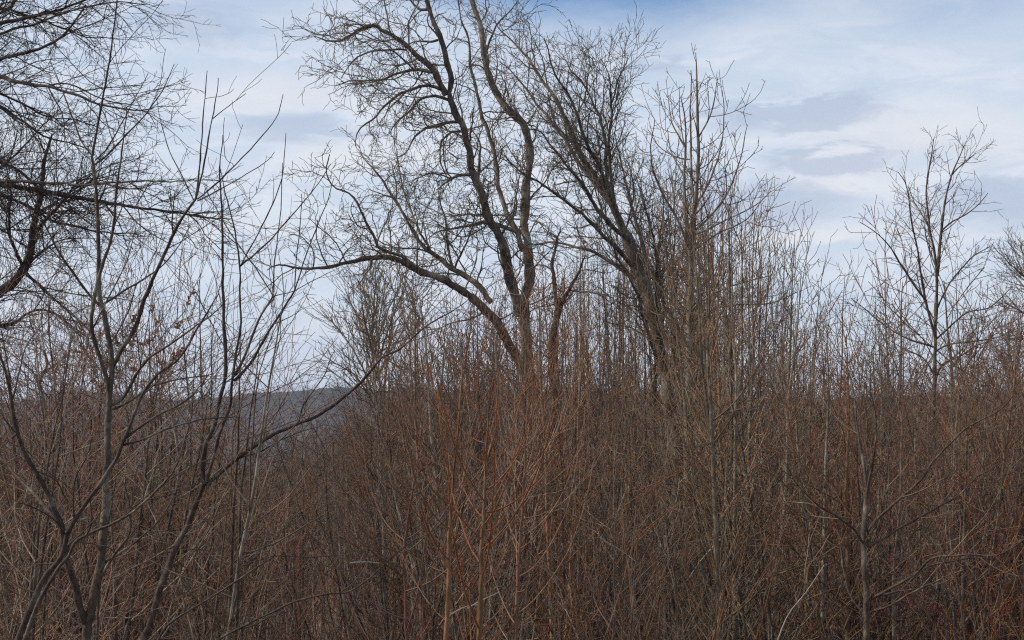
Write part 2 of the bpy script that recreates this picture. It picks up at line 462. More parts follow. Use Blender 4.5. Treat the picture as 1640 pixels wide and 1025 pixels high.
def hero(name, label, cat, D, limbs, levels, bark, twig, spread=3.0, seed=1, gn=0.25, group=None, extra=None, part='limb', root=True, jit=0.6, sharp=None):
    """limbs: (pixel polyline, start width px, end width px, depth change, twig factor); first is the trunk, which is carried down to the soil"""
    rng = np.random.default_rng(seed)
    base = None
    done = []
    root_o = None
    for i, lb in enumerate(limbs):
        pts, w0, w1, dd = lb[:4]; tf = lb[4] if len(lb) > 4 else 1.0
        if sharp and i and w1 < 5: w1 = min(w1, sharp)
        p = parse(pts)
        lenpx = sum(math.dist(a, b) for a, b in zip(p, p[1:]))
        K = int(min(56, max(7, lenpx / 10)))
        if i == 0:
            D0 = D
        else:                                  # start at the depth of the limb it leaves
            best = min(((np.hypot(c[:, 0] - p[0][0], c[:, 1] - p[0][1]).min(), k) for k, (c, DD) in enumerate(done)))
            c, DD = done[best[1]]; D0 = DD[np.hypot(c[:, 0] - p[0][0], c[:, 1] - p[0][1]).argmin()]
        P, R, c, DD = limb_points(p, w0, w1, D0, D0 + dd, spread * 0.12 * min(1, lenpx / 300), rng, K)
        if i: R[0] *= 1.0
        done.append((c, DD))
        P, R = gnarl(P, R, rng, gn, jit * D0 / F)
        if i == 0 and root:
            b = P[0].copy(); g0 = float(gz(b[0], b[1]))
            if b[2] > g0:
                n = max(2, int((b[2] - g0) / 0.8) + 1)
                lean = (P[0] - P[2]); lean = lean / max(1e-6, abs(lean[2])); lean[:2] *= 0.3
                ex = np.stack([b + lean * (b[2] - g0 + 0.25) * (k / n) for k in range(n, 0, -1)])
                rr = R[0] * (1 + 0.35 * np.linspace(1, 0, n) ** 2)
                P = np.vstack([ex, P]); R = np.concatenate([rr, R])
            base = P[0].copy(); base[2] = float(gz(base[0], base[1]))
            root_o = empty(name, tuple(base)); tag(root_o, label, cat, group)
        if root_o is None:
            base = P[0].copy(); root_o = empty(name, tuple(base)); tag(root_o, label, cat, group)
        sides = 10 if w0 > 14 else (7 if w0 > 6 else 5)
        loc = P - base
        o = link('trunk' if i == 0 else part, Buf().tub(loc[None], R[None], sides).mesh(part, bark), root_o)
        if tf <= 0: continue
        # side shoots, level after level
        cP = catmull(np.column_stack([loc, R]), 22)      # resampled by position
        PP = cP[None, :, :3]; RR = cP[None, :, 3]
        bu = Buf()
        for li, lv in enumerate(levels):
            lv = dict(lv); pm = lv.pop('n') * (tf if li == 0 else 1.0); sd = lv.pop('sides', 3)
            if i == 0: lv['t0'] = max(lv.get('t0', 0.1), extra or 0.35) if li == 0 else lv.get('t0', 0.1)
            sp = spawn(rng, PP, RR, pm, **lv)
            if len(sp[0]) == 0: break
            bu.tub(sp[0], sp[1], sd)
            PP, RR = sp
        me = bu.mesh('twigs', twig)
        if me:
            t = link('twigs', me, o); t['kind'] = 'stuff'
    return root_o


CROOKED = [dict(n=2.3, L=2.5, t0=0.06, ang=(56, 16), K=12, kink=0.22, trop=0.02, r0=(0.5, 0.026), rt=0.0070, shape=0.62, sides=4),
           dict(n=4.2, L=0.95, t0=0.1, ang=(52, 16), K=8, kink=0.26, trop=0.01, r0=(0.7, 0.012), rt=0.0066, shape=0.3),
           dict(n=5.2, L=0.42, t0=0.15, ang=(48, 15), K=4, kink=0.26, trop=0.0, r0=(0.85, 0.008), rt=0.0058, shape=0.2)]
UPRIGHT = [dict(n=3.0, L=2.3, t0=0.12, ang=(36, 12), K=10, kink=0.15, trop=0.06, r0=(0.5, 0.026), rt=0.0070, shape=0.62, sides=4),
           dict(n=4.2, L=0.95, t0=0.1, ang=(40, 12), K=6, kink=0.16, trop=0.07, r0=(0.7, 0.012), rt=0.0064, shape=0.3),
           dict(n=4.8, L=0.42, t0=0.15, ang=(42, 12), K=4, kink=0.15, trop=0.06, r0=(0.85, 0.0078), rt=0.0056, shape=0.2)]
WHIPS = [dict(n=2.6, L=1.0, t0=0.12, t1=0.9, ang=(44, 12), K=9, kink=0.08, trop=0.05, r0=(0.55, 0.0065), rt=0.0016, shape=0.75, sides=4),
         dict(n=3.8, L=0.30, t0=0.12, ang=(46, 12), K=5, kink=0.10, trop=0.04, r0=(0.7, 0.0028), rt=0.0014, shape=0.3)]
SPRAY = [dict(n=5.2, L=1.5, t0=0.04, ang=(38, 14), K=10, kink=0.09, trop=-0.01, r0=(0.6, 0.011), rt=0.0038, shape=0.35, sides=4),
         dict(n=6.8, L=0.55, t0=0.06, ang=(40, 13), K=6, kink=0.11, trop=0.035, r0=(0.7, 0.0055), rt=0.0033, shape=0.3),
         dict(n=7.0, L=0.20, t0=0.12, ang=(48, 14), K=3, kink=0.13, trop=0.05, r0=(0.85, 0.0042), rt=0.003, shape=0.2)]
SPIRE = [dict(n=3.9, L=1.7, t0=0.1, ang=(56, 9), K=11, kink=0.06, trop=0.12, r0=(0.5, 0.014), rt=0.0045, shape=0.82, sides=4),
         dict(n=3.2, L=0.60, t0=0.2, ang=(40, 10), K=5, kink=0.08, trop=0.08, r0=(0.7, 0.009), rt=0.0048, shape=0.4),
         dict(n=4.5, L=0.18, t0=0.1, ang=(45, 12), K=3, kink=0.08, trop=0.05, r0=(0.8, 0.0055), rt=0.0042, shape=0.2)]

# --- the big two-stemmed tree in the middle
hero('crooked_tree', 'tall old tree with crooked dark limbs, forked trunk and long arm reaching left', 'tree', 42.0, [
    ('856,1025 853,860 852,740 853,660 851,612', 30, 23, 0.0, 0.0),
    ('851,625 846,590 840,550 835,500 838,470 843,440 841,400 836,360 838,330 842,290 845,260 843,230 836,205 820,190 805,170 790,140 780,115 777,85 770,45 760,15 752,-25 745,-80', 18.5, 6, 3.0, 1.1),
    ('834,505 824,468 812,432 800,395 790,370 780,348 774,320 765,290 758,268 752,240 745,215 735,190 722,168 718,150 720,130 716,105 712,80 700,50 692,25 680,-8 668,-60', 17, 5, -2.0, 1.1),
    ('846,606 828,575 812,548 800,522 780,496 760,475 735,460 710,448 685,440 658,430 645,420 620,415 590,415 560,418 540,425 510,429 480,430 445,424 428,431', 18, 2.5, -4.5, 0.8),
    ('714,152 700,125 685,105 665,88 650,75 632,62 610,50 595,43 575,50 550,65 520,64 503,58', 11, 2, -2.0, 1.5),
    ('652,80 620,80 598,80 575,90 560,105 545,125', 4, 1.5, -1.0, 1.2),
    ('692,116 665,112 640,118 615,128 590,130 560,130 538,138', 6, 2, 1.2, 1.4),
    ('714,150 700,140 675,138 650,148 625,160 610,175 600,190 580,202 570,220 568,236', 6, 1.5, -1.5, 1.2),
    ('718,160 700,153 675,158 660,175 645,190 630,202 625,216', 6, 2, 1.8, 1.2),
    ('738,195 715,197 690,200 670,212 660,225 650,245 640,251', 6, 2, -1.6, 1.2),
    ('748,212 725,212 708,225 705,240 708,265 716,285 722,305', 4, 1.5, 1.0, 1.2),
    ('757,280 735,280 720,288 705,300 697,306', 6, 2.5, -0.8, 1.0),
    ('722,286 705,279 685,278 670,285 655,292', 3, 1.3, -0.8, 1.2),
    ('701,64 680,66 660,68 645,75', 4, 1.5, 0.8, 1.2),
    ('684,15 672,14 660,5 648,-5 630,-20', 5, 2, 1.0, 1.4),
    ('838,402 825,370 812,345 800,310 793,290 794,270 788,235 780,205 770,182 764,160 752,110 748,60 738,25 728,-20', 10, 4, 1.6, 1.0),
    ('766,292 770,262 770,235 762,215 754,206', 6, 3, 1.0, 1.0),
    ('787,484 765,455 745,440 725,430 710,418 698,410 682,400 668,378 652,352 640,330 620,300 600,272 575,245', 10, 2, 2.2, 1.1),
    ('727,431 720,410 715,385 712,350 705,325 700,295', 5, 1.5, 1.5, 1.1),
    ('728,431 738,405 750,380 762,345 768,320', 4, 1.5, 1.0, 1.0),
    ('652,425 648,412 630,408 605,395 595,375 582,350 575,330 560,310 535,300 525,285 523,268 528,245', 6, 1.5, -1.5, 1.2),
    ('690,402 672,370 655,330 645,300 640,275 636,240', 4, 1.3, 1.5, 1.1),
    ('700,410 670,398 640,398 610,388 580,362', 3, 1.3, -1.5, 1.1),
    ('525,427 518,410 512,395 505,375 510,350', 3, 1.2, -0.5, 1.2),
    ('838,372 815,368 795,360 775,357 750,362 720,367 700,371 688,382', 8, 2.5, -2.2, 1.0),
    ('778,85 790,55 800,35 815,20 826,5', 4, 1.5, 1.5, 1.3),
    ('836,206 850,190 862,170 880,160', 3, 1.2, 1.5, 1.2),
    ('840,330 855,310 872,295 885,270 900,255', 3.5, 1.3, 1.4, 1.2),
], CROOKED, M_OAK, M_OAKTWIG, spread=4.0, seed=11, gn=0.22, jit=1.2, sharp=1.5)

# --- the leaning many-stemmed tree right of it
hero('leaning_tree', 'tall tree leaning left with a sheaf of parallel dark stems and fine upright twigs', 'tree', 46.0, [
    ('1092,1025 1085,860 1078,720 1068,630 1058,572 1045,502 1030,452 1015,412 1002,375', 27, 18, 0.0, 0.0),
    ('1003,378 985,338 970,308 955,285 940,262 928,240 915,215 905,192 892,165 878,140 862,118 848,98 832,78 815,62 798,45', 13, 3, 2.5, 1.2),
    ('1004,380 990,350 975,310 960,270 945,245 935,222 928,200 922,180 908,150 897,132 885,108 880,85 872,60', 9, 2, -2.0, 1.2),
    ('1001,374 990,345 972,318 950,290 933,268 915,240 902,216 888,203 875,186 862,172 848,150 832,130 815,112 800,100', 9, 2, 3.5, 1.2),
    ('1004,385 980,362 962,340 948,318 935,298 922,280 908,262 895,245 884,232 870,215 856,206 838,205', 8, 2, -3.0, 1.2),
    ('1020,432 990,402 962,372 940,350 918,334 895,315 875,300 860,290 840,280 825,265 806,250', 8, 2, -3.5, 1.1),
    ('1030,460 1005,440 982,421 960,408 940,400 915,395 890,390 870,388 850,396', 8, 2.5, 2.0, 0.9),
    ('996,360 982,335 976,300 972,262 970,222 962,192 950,165 940,145 930,128 915,112 905,96', 8, 2, 1.0, 1.3),
    ('997,362 984,325 978,280 976,222 981,185 978,150 975,122 962,98', 7, 2, -1.0, 1.4),
    ('977,170 985,150 990,130 1000,105 1006,88', 3, 1.3, -0.6, 1.3),
    ('924,182 935,160 938,135 935,110 925,90', 3, 1.3, 1.0, 1.3),
    ('1045,505 1040,450 1030,390 1012,330 1000,280 990,240 985,215', 9, 2, 3.0, 1.2),
    ('1056,560 1050,480 1052,420 1042,370 1030,320 1020,285', 9, 2, -2.5, 1.2),
    ('1066,620 1058,540 1060,470 1055,400 1062,340 1058,300', 7, 1.4, 1.5, 1.3),
    ('1072,660 1078,580 1080,500 1076,430 1082,360 1080,310', 7, 1.4, -1.5, 1.3),
    ('1064,600 1040,540 1022,480 1005,440 985,400 975,350', 9, 1.6, -3.0, 1.2),
    ('1000,372 1010,340 1015,310 1012,280 1005,255', 4, 1.4, 1.5, 1.2),
], UPRIGHT, M_OAK, M_OAKTWIG, spread=5.0, seed=22, gn=0.18, jit=1.2, sharp=1.3)

# --- broken reddish tree between the two
hero('broken_tree', 'short reddish brown forked tree between the two tall crooked trees', 'tree', 40.0, [
    ('880,1025 884,800 888,690 886,620 886,560 889,525 895,492', 16, 11, 0.0, 0.3),
    ('894,496 888,465 885,432 888,402 893,378', 9, 3, 0.8, 1.0),
    ('894,492 906,475 920,452 930,432 938,410', 8, 2, -0.8, 1.0),
    ('884,432 870,424 855,425 848,440', 3, 1.5, 0.5, 1.2),
], CROOKED, M_WHIP, M_RED, seed=33, gn=0.2, jit=1.0)

# --- spire tree
hero('spire_tree', 'slender straight young tree with a thin spire top above the thicket', 'tree', 27.0, [
    ('1098,1025 1101,850 1103,700 1103,600 1105,500 1108,420 1109,380 1113,330 1117,290 1118,240 1118,190 1116,130 1114,84', 19, 1.3, 0.0, 1.0),
    ('1107,425 1102,372 1097,325 1096,275 1098,235 1097,190 1090,155', 7, 1.3, -0.5, 0.9),
    ('1113,330 1108,290 1106,240 1106,180 1107,112', 5, 1.2, 0.5, 0.8),
    ('1119,220 1133,195 1143,165 1150,122', 3, 1.0, -0.3, 0.7),
    ('1112,330 1132,302 1146,265 1156,228 1160,180 1157,145', 4, 1.1, -0.7, 0.8),
    ('1110,372 1138,346 1164,312 1180,272 1190,235 1196,200', 4, 1.1, -0.6, 0.8),
    ('1110,378 1142,362 1180,345 1215,325 1235,306', 3.5, 1.1, 0.5, 0.8),
    ('1110,402 1150,374 1195,352 1222,318', 3.5, 1.1, -1.0, 0.8),
    ('1096,282 1080,255 1073,238 1068,205', 3.5, 1.1, 0.5, 0.8),
    ('1107,405 1085,352 1062,312 1046,272 1042,236 1050,190', 5, 1.1, -0.8, 0.8),
    ('1097,235 1085,212 1075,195 1070,150', 3, 1.0, 0.5, 0.7),
    ('1105,500 1130,478 1165,460 1200,450 1240,440', 4, 1.1, -1.0, 0.8),
    ('1104,520 1140,496 1180,488 1230,486 1275,468', 4, 1.1, 0.8, 0.7),
    ('1104,560 1085,520 1062,480 1045,430 1030,400', 5, 1.2, -1.0, 0.8),
], SPIRE, M_GREY, M_GREYTWIG, seed=44, gn=0.08, extra=0.42)

# --- the tree standing clear on the right
OPEN = [dict(n=2.6, L=1.7, t0=0.12, ang=(42, 10), K=9, kink=0.12, trop=0.05, r0=(0.5, 0.014), rt=0.0045, shape=0.78, sides=4),
        dict(n=4.2, L=0.68, t0=0.12, ang=(42, 12), K=5, kink=0.14, trop=0.05, r0=(0.7, 0.009), rt=0.0052, shape=0.3),
        dict(n=4.6, L=0.30, t0=0.15, ang=(42, 12), K=3, kink=0.14, trop=0.04, r0=(0.8, 0.0065), rt=0.0048, shape=0.2)]
hero('vase_tree', 'slim bare tree with vase shaped crown standing clear of the thicket at right', 'tree', 38.0, [
    ('1492,1025 1494,860 1495,720 1496,640 1497,600 1498,540 1500,480 1500,440 1496,400 1490,370 1486,340 1483,310 1487,280 1491,250 1496,222', 11, 1.2, 0.0, 0.9),
    ('1501,442 1505,400 1510,350 1515,320 1521,292 1527,272 1536,252 1545,232', 6, 1.2, 0.8, 1.0),
    ('1523,282 1535,268 1548,258 1562,245', 2.5, 1, 0.5, 1.0),
    ('1498,542 1490,510 1483,480 1478,455 1473,420 1470,400 1462,365 1457,330 1450,295 1438,275', 5, 1.2, -1.0, 1.0),
    ('1484,482 1460,450 1440,420 1425,395 1400,370 1378,355', 4, 1.1, -1.2, 1.0),
    ('1502,492 1520,455 1545,425 1562,408 1585,395', 3.5, 1.1, 1.0, 1.0),
    ('1508,370 1525,355 1545,345 1565,330 1582,310', 3, 1, -0.8, 1.0),
    ('1501,542 1530,515 1550,500 1580,495 1600,480 1622,458', 3.5, 1.1, 0.8, 1.0),
    ('1500,562 1520,552 1560,547 1600,540 1625,525', 3, 1, -1.0, 1.0),
    ('1495,556 1460,545 1430,530 1400,508 1382,492 1362,478', 3.5, 1.1, 1.0, 1.0),
    ('1497,618 1503,595 1512,582 1540,570 1562,555 1590,545', 5, 1.2, -0.8, 1.0),
    ('1488,365 1475,340 1462,320 1455,300', 2.5, 1, 0.8, 1.0),
    ('1496,600 1480,575 1450,560 1425,545', 3, 1, 0.6, 1.0),
], OPEN, M_WHIP, M_GREYTWIG, seed=55, gn=0.06, extra=0.5, jit=0.5)

# --- sweeping branches of the big tree that stands left of the frame
hero('sweeping_tree', 'large tree at the left edge with long level branches and dense drooping sprays', 'tree', 24.0, [
    ('-175,1150 -165,800 -150,500 -135,250 -125,50 -118,-200', 60, 26, 0.0, 0.0),
    ('-165,760 -110,600 -50,515 0,468 33,436 48,398 55,350 66,305 70,262 84,215', 28, 3, 1.0, 1.4),
    ('52,380 72,352 96,330 118,300 140,285', 7, 1.5, 0.8, 1.3),
    ('38,430 22,395 14,350 18,300 8,260', 6, 1.5, -0.8, 1.3),
    ('-140,100 -60,62 0,38 45,28 90,17 138,0 175,-18', 9, 2, -1.5, 1.0),
    ('-140,145 -60,112 0,95 40,84 78,70 108,52 124,28 136,8', 9, 2, -2.0, 1.0),
    ('-140,80 -60,68 0,53 60,36 100,22 140,10 190,4 240,8', 6, 1.3, 1.5, 1.0),
    ('-135,60 -70,50 0,20 25,0 50,-30', 8, 3, 1.5, 0.8),
    ('-145,95 -60,105 0,122 40,133 78,138 120,152 165,168 210,176 245,176', 9, 1.5, -2.5, 0.9),
    ('78,137 110,135 150,152 190,165 230,170', 3, 1.2, 0.8, 1.0),
    ('-145,240 -60,275 0,289 60,290 120,295 180,291 250,290 305,290', 8, 1.3, -2.5, 0.9),
    ('-145,250 -60,285 0,294 50,302 100,312 150,321 205,330 260,338 325,347 370,352', 11, 1.3, -1.0, 1.2),
    ('-145,190 -50,180 0,172 40,196 75,220 110,228 140,237', 7, 1.4, 1.0, 1.0),
    ('-145,210 -50,235 0,258 30,272 60,300 95,320 130,330', 8, 1.4, 2.0, 1.1),
    ('-145,270 -60,300 0,310 40,325 80,350 120,362 170,372 230,376', 7, 1.3, 2.0, 1.1),
    ('-145,330 -60,350 0,368 40,395 70,420', 6, 1.3, 2.0, 1.0),
    ('38,432 60,455 90,480 115,502 140,527 152,540', 6, 1.6, -1.0, 0.9),
    ('-150,480 -60,520 0,521 25,514 45,500 80,498 112,520 150,545', 8, 1.3, 1.0, 1.0),
    ('-140,20 -60,10 0,12 60,30 100,45 140,58 190,62', 6, 1.3, 2.5, 1.1),
    ('45,425 70,400 95,385 130,380', 5, 1.3, 1.5, 1.0),
    ('58,345 80,330 110,322 150,318', 4, 1.3, 2.5, 1.0),
    ('-140,140 -50,150 0,150 50,175 90,190 130,195 160,205', 6, 1.3, 2.5, 1.2),
    ('-140,340 -40,300 20,250 70,200 100,170', 6, 1.3, 3.0, 1.1),
], SPRAY, M_DARK, M_DARK, spread=4.0, seed=66, gn=0.12, jit=1.2)

# --- foreground saplings on the left
hero('forked_sapling', 'tall forked sapling in the left foreground with long straight rising shoots', 'tree', 9.5, [
    ('138,1030 141,1000 150,960 160,910 165,870 168,840 171,780 173,720 175,670 177,630 180,600 178,560 169,520 161,490 158,465 158,430 157,390 156,345 153,300 150,270 148,248', 15, 3.8, 0.0, 0.25),
    ('148,250 152,225 158,190 163,160 172,110 180,60 188,-5 192,-60', 4, 1.6, -0.2, 0.8),
    ('148,250 132,228 118,195 108,168 95,132 80,95', 3.2, 1.2, 0.3, 0.9),
    ('151,264 170,250 200,218 235,180 262,142 279,102', 3.2, 1.2, -0.3, 0.8),
    ('152,257 172,236 192,202 212,165 238,118', 2.5, 1.1, 0.3, 0.9),
    ('177,648 173,615 164,583 155,556 148,530 147,508 152,480 160,440 172,405 178,385 183,350 188,300 196,240 203,172', 8, 1.3, -0.3, 0.8),
    ('161,490 148,478 120,440 95,405 80,375 68,352 50,320', 5, 1.3, -0.5, 0.9),
    ('162,490 185,475 225,450 255,430 285,396 305,360', 4, 1.2, 0.5, 0.9),
    ('178,592 195,560 215,530 225,502 232,480 255,425 272,390 290,352 306,328 314,318', 8, 4, -0.4, 0.5),
    ('313,320 318,282 325,200 332,113', 3.2, 1.2, 0.1, 0.5),
    ('313,320 323,282 333,225 341,190 345,165 351,125', 3.4, 1.2, -0.1, 0.5),
    ('341,190 360,175 378,162 394,150', 1.8, 1.0, 0.1, 0.3),
    ('316,319 350,290 400,240 440,192 453,150', 2.8, 1.2, -0.3, 0.5),
    ('316,322 360,300 400,276 430,256 440,243', 2.4, 1.0, 0.3, 0.5),
    ('311,322 290,280 270,240 258,198 250,155', 2.4, 1.0, 0.2, 0.6),
    ('266,400 300,380 340,355 385,330', 2, 1, 0.3, 0.8),
    ('177,650 198,636 215,606 235,577 258,560 285,543 315,520 345,500 365,478', 6, 1.4, -0.4, 0.8),
    ('180,656 208,643 240,620 265,613 300,605 340,600', 4, 1.3, 0.5, 0.8),
    ('178,652 158,640 130,628 100,610 60,600 15,590', 3.6, 1.2, 0.5, 0.9),
    ('155,935 185,885 203,862 208,840 206,800 196,770', 6, 1.6, -0.2, 0.8),
    ('162,905 200,880 245,845 270,810 292,760', 4, 1.5, 0.5, 0.8),
    ('141,1002 132,985 122,950 114,918 106,885 97,845 85,812 72,782 58,755 40,726 27,692 18,645 8,592 -5,560', 13, 3.5, -0.5, 0.5),
    ('28,694 18,700 5,655 -10,630', 4, 2, 0.2, 0.7),
    ('20,640 30,600 40,560 60,530 90,500', 3, 1.2, 0.3, 0.8),
    ('100,850 80,820 55,790 30,765 0,735 -20,720', 7, 3, 0.4, 0.4),
    ('60,755 90,770 105,800 120,802', 3, 1.4, 0.3, 0.8),
], WHIPS, M_WHIP, M_WHIP, spread=1.0, seed=77, gn=0.12)

hero('leaning_sapling', 'dark stemmed sapling leaning right from the bottom left corner', 'tree', 8.2, [
    ('28,1030 48,975 72,925 98,893 105,860 113,843 135,808 160,775 180,742 193,712 203,688 214,660 228,630 250,600 285,575 320,520 350,470', 10, 2, 0.0, 0.3),
    ('193,714 225,706 262,690 320,672 380,668', 4, 1.3, 0.3, 0.7),
    ('195,706 230,680 262,660 300,640 335,600', 5, 1.3, 0.2, 0.7),
    ('105,858 90,835 60,815 30,805', 3, 1.3, -0.2, 0.7),
    ('118,838 118,800 122,765 140,730 148,700', 3, 1.3, -0.2, 0.7),
], WHIPS, M_DARK, M_WHIP, spread=0.6, seed=78, gn=0.1)
hero('curving_sapling', 'thin curved sapling crossing to the right behind the dark leaning one', 'tree', 8.8, [
    ('38,1030 62,965 90,915 108,893 118,872 138,858 175,842 215,818 245,790 272,762 287,735 293,712 300,690 308,660', 7, 1.4, 0.0, 0.6),
    ('245,790 275,765 320,740 372,728', 3, 1.2, 0.3, 0.8),
    ('288,732 280,700 275,660 270,610', 3, 1.2, 0.3, 0.8),
], WHIPS, M_WHIP, M_WHIP, spread=0.6, seed=79, gn=0.14)
hero('kinked_sapling', 'sapling with a black hooked fork and many long whips, left of centre', 'tree', 12.5, [
    ('225,1030 240,1000 252,960 262,930 280,880 300,840 316,800 328,775', 12, 8, 0.0, 0.15),
    ('329,776 325,765 324,738 330,710 344,680 351,645 358,620 362,600 362,560 360,520 358,450 357,400 355,330 352,272 357,216', 8, 1.3, 0.3, 0.5),
    ('330,775 338,745 352,692 366,652 371,605 378,560 385,520 383,470 384,432 378,380 366,330 353,270', 6, 1.3, -0.4, 0.6),
    ('371,607 388,580 404,540 420,502 437,474', 5, 3, 0.3, 0.4),
    ('437,474 439,430 444,382 450,325 452,262', 2.4, 1.1, 0.1, 0.5),
    ('437,474 410,430 380,390 352,345 330,305', 2.2, 1.1, 0.3, 0.5),
    ('437,475 470,466 500,450 535,432', 2, 1, -0.2, 0.6),
    ('375,610 400,582 430,532 452,498 472,466', 5, 3, -0.3, 0.4),
    ('472,466 474,420 480,370 483,310', 2.2, 1.1, 0.2, 0.5),
    ('472,466 488,415 508,362 525,320 534,285', 2.2, 1.1, -0.2, 0.5),
    ('384,428 400,398 425,350 450,290 458,212', 2.6, 1.1, 0.2, 0.6),
    ('385,426 410,405 440,375 475,335 505,300 530,262', 3, 1.1, -0.4, 0.7),
    ('333,778 345,765 380,735 420,706 450,690 478,678 512,664 560,630 590,600 611,573 640,560 680,525 720,500 748,483', 7, 1.5, -0.6, 0.35),
    ('611,573 608,540 620,500 640,460', 2, 1, 0.2, 0.5),
    ('478,678 485,650 500,628 520,600 535,560', 3, 1.1, 0.3, 0.7),
    ('380,735 420,722 460,700 520,680', 2.5, 1.1, 0.3, 0.7),
], WHIPS, M_DARK, M_WHIP, spread=0.8, seed=80, gn=0.12)
hero('slanting_branch', 'long thin dark stem slanting up rightwards low at left of centre', 'branch', 10.5, [
    ('250,1030 270,1000 330,962 380,930 425,900 440,890', 4, 2.4, 0.0, 0.4),
    ('425,900 432,880 440,870', 3, 1.2, 0.1, 0.3),
    ('440,890 500,892 560,888', 2, 1.2, 0.2, 0.3),
], WHIPS, M_WHIP, M_WHIP, spread=0.5, seed=81, gn=0.1)
hero('arching_branch', 'thin dark stem arching low across the thicket toward the orange saplings', 'branch', 9.6, [
    ('335,1035 360,1018 420,988 470,965 520,953 560,948 600,920 630,890 660,868 700,845 740,800', 4, 1.3, 0.0, 0.45),
    ('375,1010 410,1000 440,985 470,978', 2.5, 1.1, 0.1, 0.5),
], WHIPS, M_WHIP, M_WHIP, spread=0.5, seed=82, gn=0.1)

# --- orange brown saplings at bottom centre
UPCURVE = [dict(n=7.5, L=1.75, t0=0.02, ang=(62, 9), K=14, kink=0.035, trop=0.14, r0=(0.5, 0.0062), rt=0.0017, shape=0.62, sides=4),
           dict(n=1.8, L=0.5, t0=0.2, ang=(30, 8), K=5, kink=0.06, trop=0.09, r0=(0.7, 0.0035), rt=0.0016, shape=0.3)]
for (lab, Dd, pts, w0, sd, bk) in [
    ('left one of two orange brown saplings at bottom centre with upswept shoots', 9.4, '714,1035 716,980 718,930 720,880 722,830 727,770 733,700 737,640 741,575', 8.5, 91, M_ORANGE),
    ('right one of two orange brown saplings at bottom centre, brightest stem of the thicket', 8.8, '767,1035 769,980 770,930 772,880 775,825 778,760 781,690 786,620', 9.5, 92, M_ORANGE),
    ('dark red sapling with straight stem right of the orange saplings', 11.5, '826,1035 828,960 832,880 838,790 842,700 846,640', 6.5, 93, M_RED),
    ('thin red brown sapling left of the orange saplings', 11.0, '652,1035 650,970 647,900 655,820 668,740 676,670', 6.0, 94, M_RED)]:
    hero('orange_sapling' if bk is M_ORANGE else 'red_sapling', lab, 'sapling', Dd, [(pts, w0, 1.8, 0.2, 1.0)], UPCURVE, bk, M_SHOOT if bk is M_ORANGE else M_RED, spread=0.4, seed=sd, gn=0.06, extra=0.10, jit=0.9)

# --- grey tree low right
hero('spreading_tree', 'small open tree low at right with long thin branches sweeping right', 'tree', 12.5, [
    ('1388,1035 1387,960 1386,900 1385,860 1387,820 1388,790', 10.5, 8, 0.0, 0.3),
    ('1388,795 1386,755 1378,712 1372,680 1369,640 1362,600', 7, 1.4, 0.5, 1.0),
    ('1388,792 1396,755 1404,705 1402,662 1395,630', 5, 1.4, -0.5, 1.0),
    ('1384,874 1370,850 1345,830 1312,810 1285,785 1270,765 1258,740', 5, 1.3, -0.8, 1.0),
    ('1385,865 1360,842 1335,825 1300,808 1262,805 1230,812', 3.5, 1.2, 0.6, 1.0),
    ('1389,852 1410,826 1440,800 1462,780 1482,758 1496,738 1530,702 1547,686 1572,672 1602,656 1628,628', 5.5, 1.4, -1.0, 0.9),
    ('1418,822 1420,790 1424,765 1422,730 1425,700', 3, 1.2, 0.3, 0.9),
    ('1391,876 1420,858 1450,840 1480,825 1510,807 1540,790 1562,765 1590,750 1618,728', 5, 1.4, 0.8, 0.8),
    ('1390,962 1430,940 1470,918 1492,896 1530,890 1562,889 1600,888 1645,862 1680,845', 5, 1.6, -1.2, 0.9),
    ('1395,955 1440,945 1480,910 1520,900 1570,893 1615,905', 4, 1.5, 0.8, 0.9),
    ('1387,980 1420,972 1460,950 1500,930 1545,912', 4, 1.4, -1.0, 0.9),
    ('1386,985 1362,955 1350,910 1345,870 1340,850', 4, 1.3, 0.5, 0.9),
], WHIPS, M_WHIP, M_GREYTWIG, spread=1.2, seed=99, gn=0.15)


# ------------------------------------------------------------------ kinds of thicket trees: built once each, copied one by one
def trunk_line(rng, H, lean, wob, K=18):
    u = np.linspace(0, 1, K)
    p = np.zeros((K, 3)); p[:, 2] = u * H
    a = rng.random() * 6.28
    p[:, 0] = math.cos(a) * lean * H * u ** 1.5; p[:, 1] = math.sin(a) * lean * H * u ** 1.5
    n = np.cumsum(rng.normal(0, wob * H / K, (K, 2)), 0); n -= n[0]
    p[:, :2] += n
    p[0, 2] = -0.35
    return p


def grow(rng, lines, rads, levels, sides0):
    P = np.stack([catmull(np.column_stack([l, r]), 18) for l, r in zip(lines, rads)])
    tr = Buf().tub(P[:, :, :3], P[:, :, 3], sides0)
    bu = Buf(); PP, RR = P[:, :, :3], P[:, :, 3]
    for lv in levels:
        lv = dict(lv); pm = lv.pop('n'); sd = lv.pop('sides', 3)
        PP, RR = spawn(rng, PP, RR, pm, **lv)
        if len(PP) == 0: break
        bu.tub(PP, RR, sd)
    return tr, bu, (PP, RR)


